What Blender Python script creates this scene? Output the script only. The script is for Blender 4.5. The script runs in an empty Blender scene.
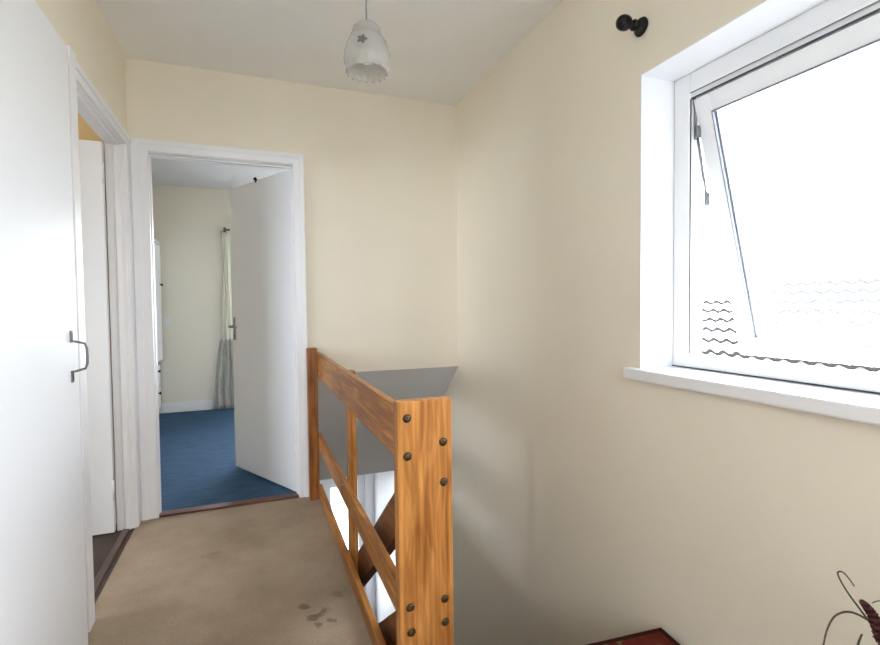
import bpy, bmesh, math, random
from mathutils import Vector, Matrix
random.seed(7)
sc = bpy.context.scene
COL = sc.collection
PI = math.pi

# ------------------------------------------------------------------ constants (metres)
L, R, D, H = 0.595, 1.307, 3.080, 2.483        # landing: left wall, right wall, back wall, ceiling
CAMH = 1.1506
BY = 6.170                                     # bedroom far wall
HY = 5.60                                      # hall end wall
HZ = -2.60                                     # hall floor
EDGE = 1.325                                   # stair head
RX = 0.362                                     # landing face of the rails

# ------------------------------------------------------------------ materials
def new_mat(name):
    m = bpy.data.materials.new(name); m.use_nodes = True
    nt = m.node_tree; b = nt.nodes['Principled BSDF']
    return m, nt, b

def paint(name, col, rough=0.6, bump=0.05, scale=60, var=0.03, spec=0.3):
    m, nt, b = new_mat(name)
    tc = nt.nodes.new('ShaderNodeTexCoord')
    n = nt.nodes.new('ShaderNodeTexNoise'); n.inputs['Scale'].default_value = scale; n.inputs['Detail'].default_value = 3
    n2 = nt.nodes.new('ShaderNodeTexNoise'); n2.inputs['Scale'].default_value = 2.2; n2.inputs['Detail'].default_value = 4
    nt.links.new(tc.outputs['Object'], n.inputs['Vector']); nt.links.new(tc.outputs['Object'], n2.inputs['Vector'])
    r = nt.nodes.new('ShaderNodeValToRGB')
    r.color_ramp.elements[0].position = .3; r.color_ramp.elements[1].position = .7
    r.color_ramp.elements[0].color = tuple(c * (1 - var) for c in col) + (1,)
    r.color_ramp.elements[1].color = tuple(min(1, c * (1 + var)) for c in col) + (1,)
    nt.links.new(n2.outputs['Fac'], r.inputs['Fac']); nt.links.new(r.outputs['Color'], b.inputs['Base Color'])
    if bump:
        bp = nt.nodes.new('ShaderNodeBump'); bp.inputs['Strength'].default_value = bump; bp.inputs['Distance'].default_value = .01
        nt.links.new(n.outputs['Fac'], bp.inputs['Height']); nt.links.new(bp.outputs['Normal'], b.inputs['Normal'])
    b.inputs['Roughness'].default_value = rough; b.inputs['Specular IOR Level'].default_value = spec
    return m

def wood(name, c0, c1, axis='z', scale=1.0, rough=0.38, knots=True):
    m, nt, b = new_mat(name)
    tc = nt.nodes.new('ShaderNodeTexCoord'); mp = nt.nodes.new('ShaderNodeMapping')
    nt.links.new(tc.outputs['Object'], mp.inputs['Vector'])
    s = [15 * scale] * 3; s['xyz'.index(axis)] = 2.2 * scale
    mp.inputs['Scale'].default_value = s
    n = nt.nodes.new('ShaderNodeTexNoise'); n.inputs['Scale'].default_value = 1.6; n.inputs['Detail'].default_value = 6
    n.inputs['Distortion'].default_value = 1.2
    nt.links.new(mp.outputs['Vector'], n.inputs['Vector'])
    mp2 = nt.nodes.new('ShaderNodeMapping'); s2 = [90 * scale] * 3; s2['xyz'.index(axis)] = 3 * scale
    mp2.inputs['Scale'].default_value = s2; nt.links.new(tc.outputs['Object'], mp2.inputs['Vector'])
    n2 = nt.nodes.new('ShaderNodeTexNoise'); n2.inputs['Scale'].default_value = 1.0; n2.inputs['Detail'].default_value = 3
    nt.links.new(mp2.outputs['Vector'], n2.inputs['Vector'])
    r = nt.nodes.new('ShaderNodeValToRGB')
    r.color_ramp.elements[0].position = .38; r.color_ramp.elements[0].color = c0 + (1,)
    r.color_ramp.elements[1].position = .62; r.color_ramp.elements[1].color = c1 + (1,)
    nt.links.new(n.outputs['Fac'], r.inputs['Fac'])
    r2 = nt.nodes.new('ShaderNodeValToRGB')
    r2.color_ramp.elements[0].position = .35; r2.color_ramp.elements[0].color = (.60, .52, .45, 1)
    r2.color_ramp.elements[1].position = .6; r2.color_ramp.elements[1].color = (1, 1, 1, 1)
    nt.links.new(n2.outputs['Fac'], r2.inputs['Fac'])
    mx = nt.nodes.new('ShaderNodeMix'); mx.data_type = 'RGBA'; mx.blend_type = 'MULTIPLY'; mx.inputs['Factor'].default_value = .8
    nt.links.new(r.outputs['Color'], mx.inputs[6]); nt.links.new(r2.outputs['Color'], mx.inputs[7])
    out = mx.outputs[2]
    if knots:
        v = nt.nodes.new('ShaderNodeTexVoronoi'); v.inputs['Scale'].default_value = 1.0
        mp3 = nt.nodes.new('ShaderNodeMapping'); s3 = [9 * scale] * 3; s3['xyz'.index(axis)] = 4 * scale
        mp3.inputs['Scale'].default_value = s3; nt.links.new(tc.outputs['Object'], mp3.inputs['Vector'])
        nt.links.new(mp3.outputs['Vector'], v.inputs['Vector'])
        r3 = nt.nodes.new('ShaderNodeValToRGB')
        r3.color_ramp.elements[0].position = .05; r3.color_ramp.elements[0].color = (.35, .25, .2, 1)
        r3.color_ramp.elements[1].position = .13; r3.color_ramp.elements[1].color = (1, 1, 1, 1)
        nt.links.new(v.outputs['Distance'], r3.inputs['Fac'])
        mx2 = nt.nodes.new('ShaderNodeMix'); mx2.data_type = 'RGBA'; mx2.blend_type = 'MULTIPLY'; mx2.inputs['Factor'].default_value = .45
        nt.links.new(out, mx2.inputs[6]); nt.links.new(r3.outputs['Color'], mx2.inputs[7]); out = mx2.outputs[2]
    nt.links.new(out, b.inputs['Base Color'])
    b.inputs['Roughness'].default_value = rough; b.inputs['Specular IOR Level'].default_value = .4
    return m

def carpet(name, c0, c1, scale=220, stains=None, streak=False):
    m, nt, b = new_mat(name)
    tc = nt.nodes.new('ShaderNodeTexCoord')
    n = nt.nodes.new('ShaderNodeTexNoise'); n.inputs['Scale'].default_value = scale; n.inputs['Detail'].default_value = 2
    src = tc.outputs['Object']
    n2 = nt.nodes.new('ShaderNodeTexNoise'); n2.inputs['Scale'].default_value = 3.2; n2.inputs['Detail'].default_value = 8; n2.inputs['Roughness'].default_value = .7
    if streak:
        mp = nt.nodes.new('ShaderNodeMapping'); mp.inputs['Scale'].default_value = (2.2, 9, 1)
        mp.inputs['Rotation'].default_value = (0, 0, .1)
        nt.links.new(src, mp.inputs['Vector']); nt.links.new(mp.outputs['Vector'], n2.inputs['Vector'])
    else:
        nt.links.new(src, n2.inputs['Vector'])
    nt.links.new(src, n.inputs['Vector'])
    r = nt.nodes.new('ShaderNodeValToRGB')
    r.color_ramp.elements[0].position = .3; r.color_ramp.elements[0].color = c0 + (1,)
    r.color_ramp.elements[1].position = .7; r.color_ramp.elements[1].color = c1 + (1,)
    nt.links.new(n2.outputs['Fac'], r.inputs['Fac'])
    r2 = nt.nodes.new('ShaderNodeValToRGB')
    r2.color_ramp.elements[0].position = .3; r2.color_ramp.elements[0].color = (.72, .72, .72, 1)
    r2.color_ramp.elements[1].position = .7; r2.color_ramp.elements[1].color = (1, 1, 1, 1)
    nt.links.new(n.outputs['Fac'], r2.inputs['Fac'])
    mx = nt.nodes.new('ShaderNodeMix'); mx.data_type = 'RGBA'; mx.blend_type = 'MULTIPLY'; mx.inputs['Factor'].default_value = 1
    nt.links.new(r.outputs['Color'], mx.inputs[6]); nt.links.new(r2.outputs['Color'], mx.inputs[7])
    out = mx.outputs[2]
    if stains:
        n3 = nt.nodes.new('ShaderNodeTexNoise'); n3.inputs['Scale'].default_value = 22; n3.inputs['Detail'].default_value = 3
        nt.links.new(src, n3.inputs['Vector'])
        for (x, y, rad, dark) in stains:
            vd = nt.nodes.new('ShaderNodeVectorMath'); vd.operation = 'DISTANCE'; vd.inputs[1].default_value = (x, y, 0)
            nt.links.new(src, vd.inputs[0])
            ad = nt.nodes.new('ShaderNodeMath'); ad.operation = 'MULTIPLY_ADD'; ad.inputs[1].default_value = rad * 2.4; ad.inputs[2].default_value = -rad * 1.2
            nt.links.new(n3.outputs['Fac'], ad.inputs[0])
            sm = nt.nodes.new('ShaderNodeMath'); sm.operation = 'ADD'
            nt.links.new(vd.outputs['Value'], sm.inputs[0]); nt.links.new(ad.outputs[0], sm.inputs[1])
            rr = nt.nodes.new('ShaderNodeMapRange'); rr.inputs['From Min'].default_value = rad * .55; rr.inputs['From Max'].default_value = rad
            rr.inputs['To Min'].default_value = dark; rr.inputs['To Max'].default_value = 0
            nt.links.new(sm.outputs[0], rr.inputs['Value'])
            mk = nt.nodes.new('ShaderNodeMix'); mk.data_type = 'RGBA'; mk.blend_type = 'MULTIPLY'
            nt.links.new(rr.outputs['Result'], mk.inputs['Factor']); nt.links.new(out, mk.inputs[6]); mk.inputs[7].default_value = (.34, .3, .27, 1)
            out = mk.outputs[2]
    nt.links.new(out, b.inputs['Base Color'])
    bp = nt.nodes.new('ShaderNodeBump'); bp.inputs['Strength'].default_value = .5; bp.inputs['Distance'].default_value = .006
    nt.links.new(n.outputs['Fac'], bp.inputs['Height']); nt.links.new(bp.outputs['Normal'], b.inputs['Normal'])
    b.inputs['Roughness'].default_value = .95; b.inputs['Specular IOR Level'].default_value = .05
    return m

def plain(name, col, rough=.4, metal=0., spec=.5):
    m, nt, b = new_mat(name)
    n = nt.nodes.new('ShaderNodeTexNoise'); n.inputs['Scale'].default_value = 30
    r = nt.nodes.new('ShaderNodeValToRGB')
    r.color_ramp.elements[0].color = tuple(c * .93 for c in col) + (1,); r.color_ramp.elements[1].color = tuple(min(1, c * 1.05) for c in col) + (1,)
    tc = nt.nodes.new('ShaderNodeTexCoord'); nt.links.new(tc.outputs['Object'], n.inputs['Vector'])
    nt.links.new(n.outputs['Fac'], r.inputs['Fac']); nt.links.new(r.outputs['Color'], b.inputs['Base Color'])
    b.inputs['Roughness'].default_value = rough; b.inputs['Metallic'].default_value = metal; b.inputs['Specular IOR Level'].default_value = spec
    return m

def glass(name, tint=(1, 1, 1), dust=0):
    m = bpy.data.materials.new(name); m.use_nodes = True; nt = m.node_tree
    nt.nodes.remove(nt.nodes['Principled BSDF'])
    t = nt.nodes.new('ShaderNodeBsdfTransparent'); t.inputs['Color'].default_value = tint + (1,)
    g = nt.nodes.new('ShaderNodeBsdfGlossy'); g.inputs['Roughness'].default_value = .02
    lw = nt.nodes.new('ShaderNodeFresnel'); lw.inputs['IOR'].default_value = 1.35
    mx = nt.nodes.new('ShaderNodeMixShader'); nt.links.new(lw.outputs[0], mx.inputs['Fac'])
    nt.links.new(t.outputs[0], mx.inputs[1]); nt.links.new(g.outputs[0], mx.inputs[2])
    out = mx.outputs[0]
    if dust:
        d = nt.nodes.new('ShaderNodeBsdfTranslucent'); d.inputs['Color'].default_value = (.9, .9, .9, 1)
        m3 = nt.nodes.new('ShaderNodeMixShader'); m3.inputs['Fac'].default_value = dust
        nt.links.new(out, m3.inputs[1]); nt.links.new(d.outputs[0], m3.inputs[2]); out = m3.outputs[0]
    nt.links.new(out, nt.nodes['Material Output'].inputs['Surface'])
    return m

M = {}
M['cream'] = paint('cream wall paint', (.83, .775, .655), .75, .05, 45, .02)
M['warm'] = paint('yellow cream wall paint', (.70, .53, .28), .75, .08, 45, .02)
M['bedwall'] = paint('pale cream wall paint', (.77, .74, .66), .75, .08, 45, .02)
M['ceil'] = paint('white ceiling paint', (.88, .88, .87), .85, .10, 50, .015)
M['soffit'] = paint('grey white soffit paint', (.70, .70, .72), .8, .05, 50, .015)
M['gloss'] = paint('white gloss paint', (.83, .84, .87), .34, 0, 25, .008, .45)
M['leaf'] = paint('white door paint', (.81, .83, .86), .38, 0, 20, .010, .45)
M['upvc'] = paint('white upvc', (.86, .88, .91), .30, 0, 20, .008, .5)
M['pine_z'] = wood('orange varnished pine upright', (.34, .128, .029), (.56, .250, .066), 'z')
M['pine_dark'] = wood('dark orange varnished pine upright', (.20, .065, .014), (.36, .135, .030), 'z')
M['pine_y'] = wood('orange varnished pine along rail', (.33, .125, .028), (.56, .255, .064), 'y')
M['darkpine'] = wood('dark varnished pine', (.13, .042, .012), (.24, .088, .026), 'y')
M['mahog'] = wood('red brown threshold wood', (.075, .024, .014), (.16, .052, .03), 'x', knots=False)
M['mahog_y'] = wood('red brown threshold wood lengthways', (.085, .048, .036), (.14, .08, .06), 'y', knots=False)
M['beige'] = carpet('worn beige carpet', (.33, .25, .175), (.45, .355, .26), 200,
    [(.165, 1.93, .022, .6), (.19, 1.86, .026, .65), (.235, 1.88, .028, .6), (.205, 1.80, .022, .6), (.25, 1.81, .02, .55), (.29, 1.60, .05, .3), (-.05, 1.62, .03, .4), (.30, 1.97, .03, .3), (-.2, 2.5, .04, .2)])
M['blue'] = carpet('blue carpet', (.045, .090, .165), (.085, .155, .265), 160, None, True)
M['brown'] = carpet('dark brown carpet', (.085, .066, .056), (.14, .11, .09), 160)
M['rubber'] = plain('dark gasket rubber', (.06, .065, .075), .6)
M['bead'] = plain('grey blue glazing bead', (.22, .24, .30), .5)
M['steel'] = plain('brushed steel', (.42, .41, .40), .33, 1.)
M['darksteel'] = plain('dull grey metal', (.16, .16, .165), .42, .8)
M['black'] = plain('black painted metal', (.006, .005, .006), .4, 0, .3)
M['bolt'] = plain('tarnished bolt', (.10, .065, .035), .5, .6)
M['brightbolt'] = plain('bright brass bolt', (.75, .6, .36), .2, 1.)
M['clear'] = glass('clear window glass')
M['dusty'] = glass('dusty window glass', dust=.035)
M['whiteplas'] = plain('white plastic', (.78, .79, .8), .35)
M['cordm'] = plain('grey flex', (.30, .30, .31), .5)

# ------------------------------------------------------------------ geometry helpers
ROOTLOC = {}
class MB:
    def __init__(s): s.bm = bmesh.new(); s.smooth = []
    def box(s, x0, x1, y0, y1, z0, z1, mtx=None):
        vs = [s.bm.verts.new(Vector(p)) for p in ((x0,y0,z0),(x1,y0,z0),(x1,y1,z0),(x0,y1,z0),(x0,y0,z1),(x1,y0,z1),(x1,y1,z1),(x0,y1,z1))]
        if mtx is not None:
            for v in vs: v.co = mtx @ v.co
        for f in ((0,3,2,1),(4,5,6,7),(0,1,5,4),(1,2,6,5),(2,3,7,6),(3,0,4,7)): s.bm.faces.new([vs[i] for i in f])
        return s
    def prism(s, pts, axis, a0, a1, mtx=None):
        """closed 2-D outline extruded along an axis; pts are the two other coordinates in xyz order"""
        def mk(p, a):
            q = list(p); q.insert('xyz'.index(axis), a); return Vector(q)
        v0 = [s.bm.verts.new(mk(p, a0)) for p in pts]; v1 = [s.bm.verts.new(mk(p, a1)) for p in pts]
        if mtx is not None:
            for v in v0 + v1: v.co = mtx @ v.co
        n = len(pts)
        s.bm.faces.new(v0[::-1]); s.bm.faces.new(v1)
        for i in range(n): s.bm.faces.new([v0[i], v0[(i+1) % n], v1[(i+1) % n], v1[i]])
        return s
    def lathe(s, prof, mtx, n=28, wave=None):
        """prof: (radius, height) list turned about local z then placed by mtx"""
        rings = []
        for k, (r, z) in enumerate(prof):
            if r < 1e-6: rings.append([s.bm.verts.new(mtx @ Vector((0, 0, z)))]); continue
            ring = []
            for i in range(n):
                a = 2 * PI * i / n; rr = r; zz = z
                if wave: rr, zz = wave(k, a, r, z)
                ring.append(s.bm.verts.new(mtx @ Vector((rr * math.cos(a), rr * math.sin(a), zz))))
            rings.append(ring)
        for a, b in zip(rings, rings[1:]):
            for i in range(n):
                j = (i + 1) % n
                if len(a) == 1 and len(b) == 1: continue
                if len(a) == 1: f = s.bm.faces.new([a[0], b[j], b[i]])
                elif len(b) == 1: f = s.bm.faces.new([a[i], a[j], b[0]])
                else: f = s.bm.faces.new([a[i], a[j], b[j], b[i]])
                f.smooth = True
        return s
    def tube(s, pts, r, n=8, r1=None, cap=True):
        pts = [Vector(p) for p in pts]; N = len(pts); prev = None; up = None
        for k, p in enumerate(pts):
            t = (pts[min(k+1, N-1)] - pts[max(k-1, 0)]).normalized()
            if up is None: up = Vector((0,0,1)) if abs(t.z) < .9 else Vector((1,0,0))
            u = (up - t * up.dot(t)).normalized(); w = t.cross(u); up = u
            rr = r if r1 is None else r + (r1 - r) * k / (N - 1)
            ring = [s.bm.verts.new(p + (u * math.cos(2*PI*i/n) + w * math.sin(2*PI*i/n)) * rr) for i in range(n)]
            if prev:
                for i in range(n):
                    f = s.bm.faces.new([prev[i], prev[(i+1) % n], ring[(i+1) % n], ring[i]]); f.smooth = True
            elif cap: s.bm.faces.new(ring[::-1])
            prev = ring
        if cap: s.bm.faces.new(prev)
        return s
    def build(s, name, mat, parent=None, bevel=0, origin=None, mats=None):
        bmesh.ops.recalc_face_normals(s.bm, faces=s.bm.faces)
        if bevel: 
            es = [e for e in s.bm.edges if len(e.link_faces) == 2 and e.calc_face_angle(0) > .5]
            bmesh.ops.bevel(s.bm, geom=es, offset=bevel, segments=2, profile=.6, affect='EDGES', clamp_overlap=True)
        if origin is None:
            if s.bm.verts:
                lo = [min(v.co[i] for v in s.bm.verts) for i in range(3)]; hi = [max(v.co[i] for v in s.bm.verts) for i in range(3)]
                origin = Vector(((lo[0]+hi[0])/2, (lo[1]+hi[1])/2, lo[2]))
        origin = Vector(origin)
        bmesh.ops.translate(s.bm, verts=s.bm.verts, vec=-origin)
        me = bpy.data.meshes.new(name); s.bm.to_mesh(me); s.bm.free()
        for m in (mats or [mat]): me.materials.append(m)
        o = bpy.data.objects.new(name, me); COL.objects.link(o)
        if parent is not None:
            o.parent = parent; o.location = origin - ROOTLOC[parent]
        else: o.location = origin
        ROOTLOC[o] = origin
        return o

def thing(name, loc, label, cat, group=None, kind=None):
    o = bpy.data.objects.new(name, None); COL.objects.link(o); o.location = loc; ROOTLOC[o] = Vector(loc)
    o.empty_display_size = .1
    return tag(o, label, cat, group, kind)
def tag(o, label, cat, group=None, kind=None):
    if label: o['label'] = label
    if cat: o['category'] = cat
    if group: o['group'] = group
    if kind: o['kind'] = kind
    return o
def copy_part(o, delta):
    c = o.copy(); COL.objects.link(c); c.parent = o.parent; c.location = o.location + Vector(delta)
    ROOTLOC[c] = ROOTLOC[o] + Vector(delta)
    for ch in list(o.children):
        d = ch.copy(); COL.objects.link(d); d.parent = c
    return c
def S(o, label, cat): return tag(o, label, cat, None, 'structure')
def rot_to(d, loc):
    return Matrix.Translation(Vector(loc)) @ Vector(d).to_track_quat('Z', 'Y').to_matrix().to_4x4()

# ================================================================== THE SHELL
WT = .10; LT = .078                            # wall thicknesses
YB = -1.45                                     # wall behind the camera
# --- right wall with the window opening (runs from the landing down into the stair hall)
WY0, WY1, WZ0, WZ1 = .20, 1.400, .9195, 1.957
RO = 1.565
m = MB()
g = .003
m.box(R, RO, YB, WY0 - g, -.3, H); m.box(R, RO, WY1 + g, HY + .1, HZ, H)
m.box(R, RO, WY0 - g, WY1 + g, -.3, WZ0 - .041); m.box(R, RO, WY0 - g, WY1 + g, WZ1 + g, H)
m.box(R, RO, .6, WY1, HZ, -.3)
S(m.build('wall_right', M['cream']), 'cream painted right wall beside the stairwell with the window', 'wall')
# window reveal lining
m = MB()
m.box(R - .001, 1.457, WY1, WY1 + .0028, WZ0, WZ1 + .0028); m.box(R - .001, 1.457, WY0 - .0028, WY0, WZ0, WZ1 + .0028)
m.box(R - .001, 1.457, WY0, WY1, WZ1, WZ1 + .0028)
REV = m
# --- back wall with the bedroom door opening; cut off low over the stairs
DX0, DX1, DZ = -.532, .276, 2.022
m = MB()
m.box(-L - LT, DX0, D, D + WT, 0, H); m.box(DX0, DX1, D, D + WT, DZ, H)
m.box(DX1, .36, D, D + WT, 0, H); m.box(.36, R, D, D + WT, .741, H)
S(m.build('wall_back', M['cream']), 'cream painted back wall above the stairwell with the bedroom doorway', 'wall')
# --- left wall with the side doorway
LY0, LY1 = 2.105, 2.995
m = MB()
m.box(-L - LT, -L, YB, LY0, 0, H); m.box(-L - LT, -L, LY0, LY1, DZ, H); m.box(-L - LT, -L, LY1, D, 0, H)
S(m.build('wall_left', M['cream']), 'cream painted left wall above the side doorway', 'wall')
m = MB()
QX0, QX1, QZ0, QZ1 = -.45, .50, 1.05, 2.15
m.box(-L - WT, QX0, YB - .1, YB, 0, H); m.box(QX1, RO, YB - .1, YB, 0, H); m.box(QX0, QX1, YB - .1, YB, 0, QZ0); m.box(QX0, QX1, YB - .1, YB, QZ1, H)
S(m.build('wall_front', M['cream']), 'cream painted wall behind the camera', 'wall')
m = MB(); m.box(-L - WT, RO, YB - .1, D + WT, H, H + .12)
S(m.build('ceiling', M['ceil']), 'matt white ceiling of the landing', 'ceiling')
m = MB()
m.box(-L, RX + .002, YB, D, -.25, 0); m.box(RX + .002, R, YB, 1.260, -.25, 0); m.box(.516, R, 1.260, EDGE, -.25, 0)
S(m.build('floor', M['beige'], origin=(0, 0, 0)), 'worn beige carpet on the landing with dark stains', 'floor')

# --- bedroom beyond
BXL, BXR = -2.3, 2.0
sl = .907                                      # slope of the stair soffit
SY = 4.25
m = MB()
m.box(BXL - .1, BXL, D + WT, BY, 0, H + .02)
S(m.build('wall_bedroom_left', M['bedwall']), 'pale left wall of the bedroom', 'wall')
BWX0, BWX1, BWZ0, BWZ1 = -.17, 1.85, .55, 2.10
m = MB()
m.box(BXL - .1, BWX0, BY, BY + .2, 0, H + .02); m.box(BWX1, BXR, BY, BY + .2, 0, H + .02)
m.box(BWX0, BWX1, BY, BY + .2, 0, BWZ0); m.box(BWX0, BWX1, BY, BY + .2, BWZ1, H + .02)
S(m.build('wall_bedroom_back', M['bedwall']), 'pale cream bedroom wall seen through the open doorway', 'wall')
m = MB(); m.box(BXR, BXR + .1, D + WT, 4.5, 0, H + .02); m.box(BXR, BXR + .1, 5.9, BY + .2, 0, H + .02); m.box(BXR, BXR + .1, 4.5, 5.9, 0, .8); m.box(BXR, BXR + .1, 4.5, 5.9, 2.1, H + .02); m.box(RO, BXR, D + WT - .1, D + WT, 0, H + .02)
S(m.build('wall_bedroom_right', M['bedwall']), 'pale right wall of the bedroom', 'wall')
m = MB(); m.box(BXL - .1, BXR + .1, D + WT, BY + .2, H + .02, H + .12)
S(m.build('ceiling_bedroom', paint('pale lavender grey ceiling paint', (.64, .64, .67), .85, .05, 50, .015)), 'white ceiling of the bedroom seen through the doorway', 'ceiling')
m = MB(); m.box(BXL, .30, D + WT - .045, BY, -.25, 0); m.box(.30, BXR, SY + .1, BY, -.25, 0)
m.box(DX0, DX1, D + .045, D + WT - .045, -.25, 0)
S(m.build('floor_bedroom', M['blue'], origin=(0, 0, 0)), 'blue carpet on the bedroom floor', 'floor')
# sloping soffit over the stairs and the boxing that hides it in the bedroom
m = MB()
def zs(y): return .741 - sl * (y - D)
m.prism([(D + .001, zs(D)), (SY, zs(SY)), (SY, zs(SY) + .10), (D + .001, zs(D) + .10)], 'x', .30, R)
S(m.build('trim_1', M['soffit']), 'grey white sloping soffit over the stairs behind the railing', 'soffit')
m = MB()
m.prism([(D + WT, -.25), (SY + .1, -.25), (SY + .1, .1), (D + WT, .95)], 'x', .28, .30)
m.prism([(D + WT, .95), (D + WT, .85), (SY + .1, .0), (SY + .1, .1)], 'x', .30, BXR)
S(m.build('wall_bulkhead', M['bedwall']), 'boxed bulkhead over the stairs inside the bedroom', 'wall')
# --- side room beyond the left doorway
m = MB()
m.box(-3.2, -L - LT, D - .02, D + WT, 0, H)
S(m.build('wall_side_back', M['warm']), 'warm cream wall of the side room above its open door', 'wall')
m = MB(); m.box(-3.3, -L - LT, .4, .5, 0, H)
S(m.build('wall_side_front', M['warm']), 'warm cream near wall of the side room', 'wall')
m = MB(); m.box(-3.3, -3.2, .5, 1.0, 0, H); m.box(-3.3, -3.2, 2.4, D + WT, 0, H); m.box(-3.3, -3.2, 1.0, 2.4, 0, .9); m.box(-3.3, -3.2, 1.0, 2.4, 2.1, H)
S(m.build('wall_side_left', M['warm']), 'warm cream outer wall of the side room', 'wall')
m = MB(); m.box(-3.3, -L - LT, .4, D + WT, H, H + .12)
S(m.build('ceiling_side', M['ceil']), 'ceiling of the side room', 'ceiling')
m = MB(); m.box(-3.2, -L - .0, LY0, D - .02, -.25, -.001); m.box(-3.2, -L - LT, .5, LY0, -.25, -.001) 
S(m.build('floor_side', M['brown'], origin=(0, 0, 0)), 'dark brown carpet in the side room', 'floor')
# --- stair hall below
HX0 = -.6
m = MB()
m.box(HX0 - .1, .4, HY, HY + .1, HZ, -.25); m.box(.4, .74, HY, HY + .1, HZ, -.25); m.box(.74, 1.10, HY, HY + .1, HZ, -2.45); m.box(.74, 1.10, HY, HY + .1, -.86, -.25)
m.box(1.10, R, HY, HY + .1, HZ, -.25)
S(m.build('wall_hall_back', M['gloss']), 'white end wall of the hall at the foot of the stairs', 'wall')
m = MB(); m.box(HX0 - .1, HX0, SY - .1, 4.75, HZ, -.25); m.box(HX0 - .1, HX0, 5.25, HY, HZ, -.25); m.box(HX0 - .1, HX0, 4.75, 5.25, HZ, -1.9); m.box(HX0 - .1, HX0, 4.75, 5.25, -1.0, -.25); m.box(.26, .36, .6, SY, HZ, -.25)
m.box(HX0, .26, SY - .1, SY, HZ, -.25); m.box(.36, R, .6, .7, HZ, -.25)
S(m.build('wall_hall_left', M['cream']), 'cream wall below the landing beside the stairs', 'wall')
m = MB(); m.box(R - .012, R, SY, HY, HZ, -.32)
S(m.build('wall_hall_right', M['gloss']), 'white painted right wall of the hall glimpsed between the rails', 'wall')
m = MB(); m.box(HX0, R, SY, HY + .1, -.32, -.25)
S(m.build('ceiling_hall', M['ceil']), 'ceiling of the hall below', 'ceiling')
m = MB(); m.box(HX0 - .1, R, .6, HY + .1, HZ - .1, HZ)
S(m.build('floor_hall', M['brown'], origin=(0, 0, HZ)), 'floor of the hall below', 'floor')

# ================================================================== WINDOW 1
win = thing('window_1', (1.457, .8, WZ0), 'white framed window with its top hung sash pushed open in the right wall', 'window', None, 'structure')
REV.build('reveal_lining', M['gloss'], win)
FX0, FX1, FW = 1.457, 1.527, .066
m = MB()
m.box(FX0, FX1, WY1 - FW, WY1, WZ0, WZ1); m.box(FX0, FX1, WY0, WY0 + FW, WZ0, WZ1)
m.box(FX0, FX1, WY0 + FW, WY1 - FW, WZ1 - FW, WZ1); m.box(FX0, FX1, WY0 + FW, WY1 - FW, WZ0, WZ0 + .046)
m.build('frame', M['upvc'], win, .004)
# rebate bead and gasket of the frame
m = MB(); m.box(FX0 + .012, FX1 - .008, WY0 + FW, WY1 - FW, WZ1 - FW - .020, WZ1 - FW)
m.build('head_bead', M['upvc'], win, .002)
m = MB()
m.box(FX0 + .005, FX0 + .009, WY1 - FW - .003, WY1 - FW, WZ0 + .05, WZ1 - FW - .022)
m.box(FX0 + .004, FX0 + .008, WY0 + FW, WY1 - FW, WZ1 - FW - .0012, WZ1 - FW)
m.box(FX0 + .0095, FX0 + .0118, WY0 + FW, WY1 - FW, WZ1 - FW - .022, WZ1 - FW - .0165)
m.build('gasket', M['rubber'], win)
m = MB(); m.box(FX0 - .0045, FX0 - .0005, WY0, WY1, WZ0 + .0002, WZ0 + .0042)
m.build('seal', M['rubber'], win)
# sash
ang = math.radians(14.94)
dS = Vector((math.sin(ang), 0, -math.cos(ang))); nS = Vector((math.cos(ang), 0, math.sin(ang)))
T = Vector((1.482, 0, 1.806)); GL = .819; SW = .060; GY0, GY1 = .335, 1.265
def sashm():
    # local x = outward normal, y = along the wall, z = up the sash; origin on the glass bottom edge line, inner face
    B = T + dS * GL
    mm = Matrix.Identity(4)
    for i in range(3):
        mm[i][0] = nS[i]; mm[i][1] = (0, 1, 0)[i]; mm[i][2] = -dS[i]; mm[i][3] = B[i]
    return mm
SM = sashm()
B = T + dS * GL
m = MB()
m.box(0, .052, GY1, GY1 + SW, -SW, GL + SW, SM); m.box(0, .052, GY0 - SW, GY0, -SW, GL + SW, SM)
m.box(0, .052, GY0, GY1, -SW, 0, SM); m.box(0, .052, GY0, GY1, GL, GL + SW, SM)
sash = m.build('sash', M['upvc'], win, .004)
m = MB(); t_ = .006
m.box(-.001, .006, GY1 - .004, GY1, 0, GL, SM); m.box(.014, .020, GY1 - .008, GY1, 0, GL, SM); m.box(.004, .012, GY0, GY0 + .0075, 0, GL, SM)
m.box(-.0015, .012, GY0, GY1 - .004, 0, .010, SM); m.box(-.0010, .012, GY0, GY1 - .004, GL - .005, GL, SM)
m.build('glazing_bead', M['bead'], sash)
m = MB(); m.box(.020, .024, GY0, GY1, 0, GL, SM)
m.build('pane', M['dusty'], sash)
m = MB(); yh = .80
m.box(-.010, 0, yh - .022, yh + .022, -.05, .004, SM); m.box(-.034, -.010, yh - .011, yh + .011, -.032, -.008, SM)
m.box(-.040, -.026, yh - .11, yh + .011, -.028, -.012, SM)
m.build('handle', M['upvc'], sash, .003)
m = MB()
m.box(-.0015, 0, yh - .040, yh - .034, -.042, -.034, SM); m.box(-.0015, 0, yh - .075, yh - .070, -.042, -.036, SM)
m.build('handle_screw', M['darksteel'], sash)
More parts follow.
